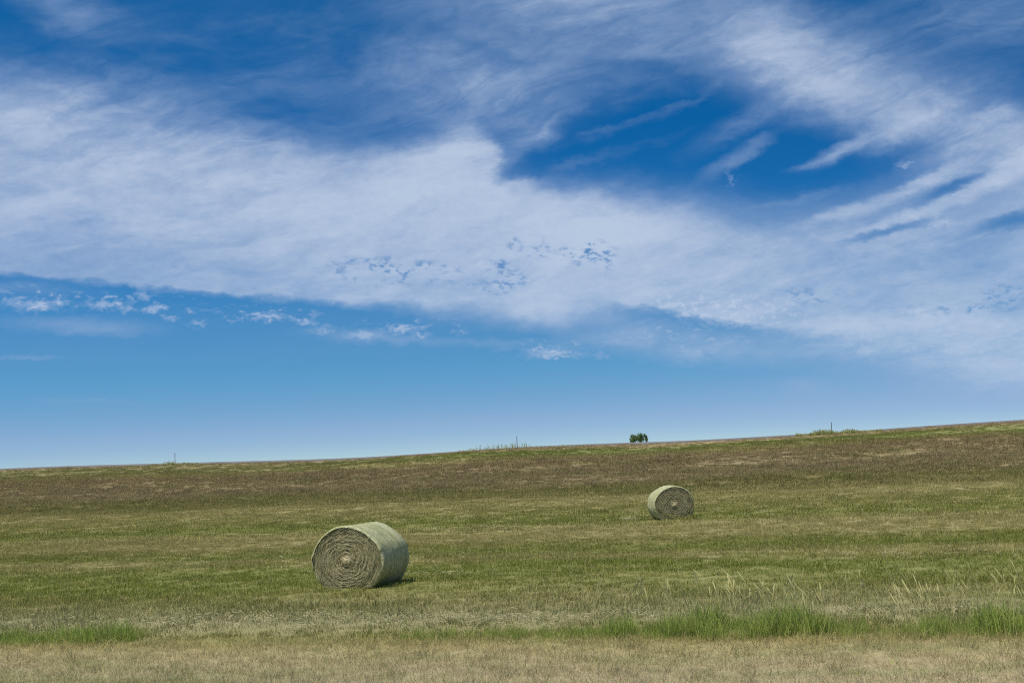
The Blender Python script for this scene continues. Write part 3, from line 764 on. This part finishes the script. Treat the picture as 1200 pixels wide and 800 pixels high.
# ------------------------------------------------------------------ distant trees beyond the crest
leafm, g = newmat("leaves"); at = g.N.new("ShaderNodeAttribute"); at.attribute_name = "tint"; t = V(g, at.outputs['Fac'])
finish(g, g.mix(t, (.055, .115, .035), (.19, .27, .08)), .6, trans=.3)
barkm, g = newmat("bark"); tc = g.N.new("ShaderNodeTexCoord")
finish(g, g.mix(g.noise(V(g, tc.outputs['Object']), 6, 4, .6), (.06, .05, .04), (.14, .12, .09)), .9)
def tube(pts, rad, n=7):
    v, f = [], []
    for q, r in zip(pts, rad): v += [(q[0]+r*math.cos(2*math.pi*k/n), q[1]+r*math.sin(2*math.pi*k/n), q[2]) for k in range(n)]
    for i in range(len(pts)-1): f += [(i*n+k, i*n+(k+1) % n, (i+1)*n+(k+1) % n, (i+1)*n+k) for k in range(n)]
    return v, f
def tree(x, y, h, lobes, seed, label, n=1250, lean=0.):
    r = np.random.default_rng(seed); z = float(height(x, y)); root = empty("tree", (x, y, z), 0)
    V_, F_ = [], []
    def put(pts, rad):
        v, f = tube(pts, rad); o = len(V_); V_.extend(v); F_.extend([tuple(o+i for i in q) for q in f])
    put([(0, 0, -.3), (lean*.15, 0, h*.25), (lean*.4, .05, h*.55), (lean*.8, 0, h*.85)], [.17, .13, .09, .03])
    for (cx, cy, cz, rx, rz) in lobes: put([(lean*.2, 0, h*.3), (cx*.6, cy*.6, (h*.3+cz)/2), (cx, cy, cz)], [.08, .05, .02])
    me = bpy.data.meshes.new("trunk"); me.from_pydata(V_, [], F_); link("trunk", me, [barkm], root, smooth=True)
    v, q, tt = [], [], []; o = 0
    w = np.array([l[3]**2*l[4] for l in lobes]); w /= w.sum()
    for _ in range(n):
        cx, cy, cz, rx, rz = lobes[int(r.choice(len(lobes), p=w))]
        d = r.normal(0, 1, 3); d /= np.linalg.norm(d); rr = r.random()**.45*(1+.25*math.sin(d[0]*5+seed)*math.cos(d[2]*6))
        c = np.array([cx+d[0]*rx*rr, cy+d[1]*rx*rr, cz+d[2]*rz*rr])
        a = r.normal(0, 1, 3); a /= np.linalg.norm(a); b = np.cross(a, r.normal(0, 1, 3)); b /= np.linalg.norm(b); s = r.uniform(.07, .16)
        v += [c-a*s, c+b*s*.6, c+a*s, c-b*s*.6]; q.append((o, o+1, o+2, o+3)); tt += [float(r.random())]*4; o += 4
    me = mesh_np("crown", np.array(v), np.array(q), {"tint": ('POINT', 'FLOAT', np.array(tt, np.float32))}); link("crown", me, [leafm], root)
    tag(root, label, "tree", "trees beyond the crest")
gz = lambda x, y: float(height(x, y))
TX, TY = -70.4, 342.8
h0 = gz(TX, TY)-.95
tree(TX-1.15, TY, 5.2, [(-.35, 0, 5.0-h0, .75, .6), (.35, .2, 4.7-h0, .8, .7), (-.1, -.3, 4.2-h0, 1.0, .7), (-.5, .2, 4.1-h0, .8, .6)], 91, "bushy dark green tree at the left of the distant clump on the crest")
tree(TX+.25, TY+.6, 5.6, [(-.1, 0, 5.35-h0, .75, .6), (.45, .2, 4.9-h0, .75, .8), (-.3, -.3, 4.4-h0, .9, .8), (.3, 0, 4.2-h0, .95, .6)], 92, "tallest broad dark green tree in the middle of the distant clump on the crest")
tree(TX+1.75, TY+.2, 5.2, [(-.25, 0, 5.2-h0, .28, .5), (.05, .1, 4.7-h0, .34, .6), (.15, 0, 4.2-h0, .4, .5)], 93, "slim leaning green tree at the right of the distant clump on the crest", 500, .3)
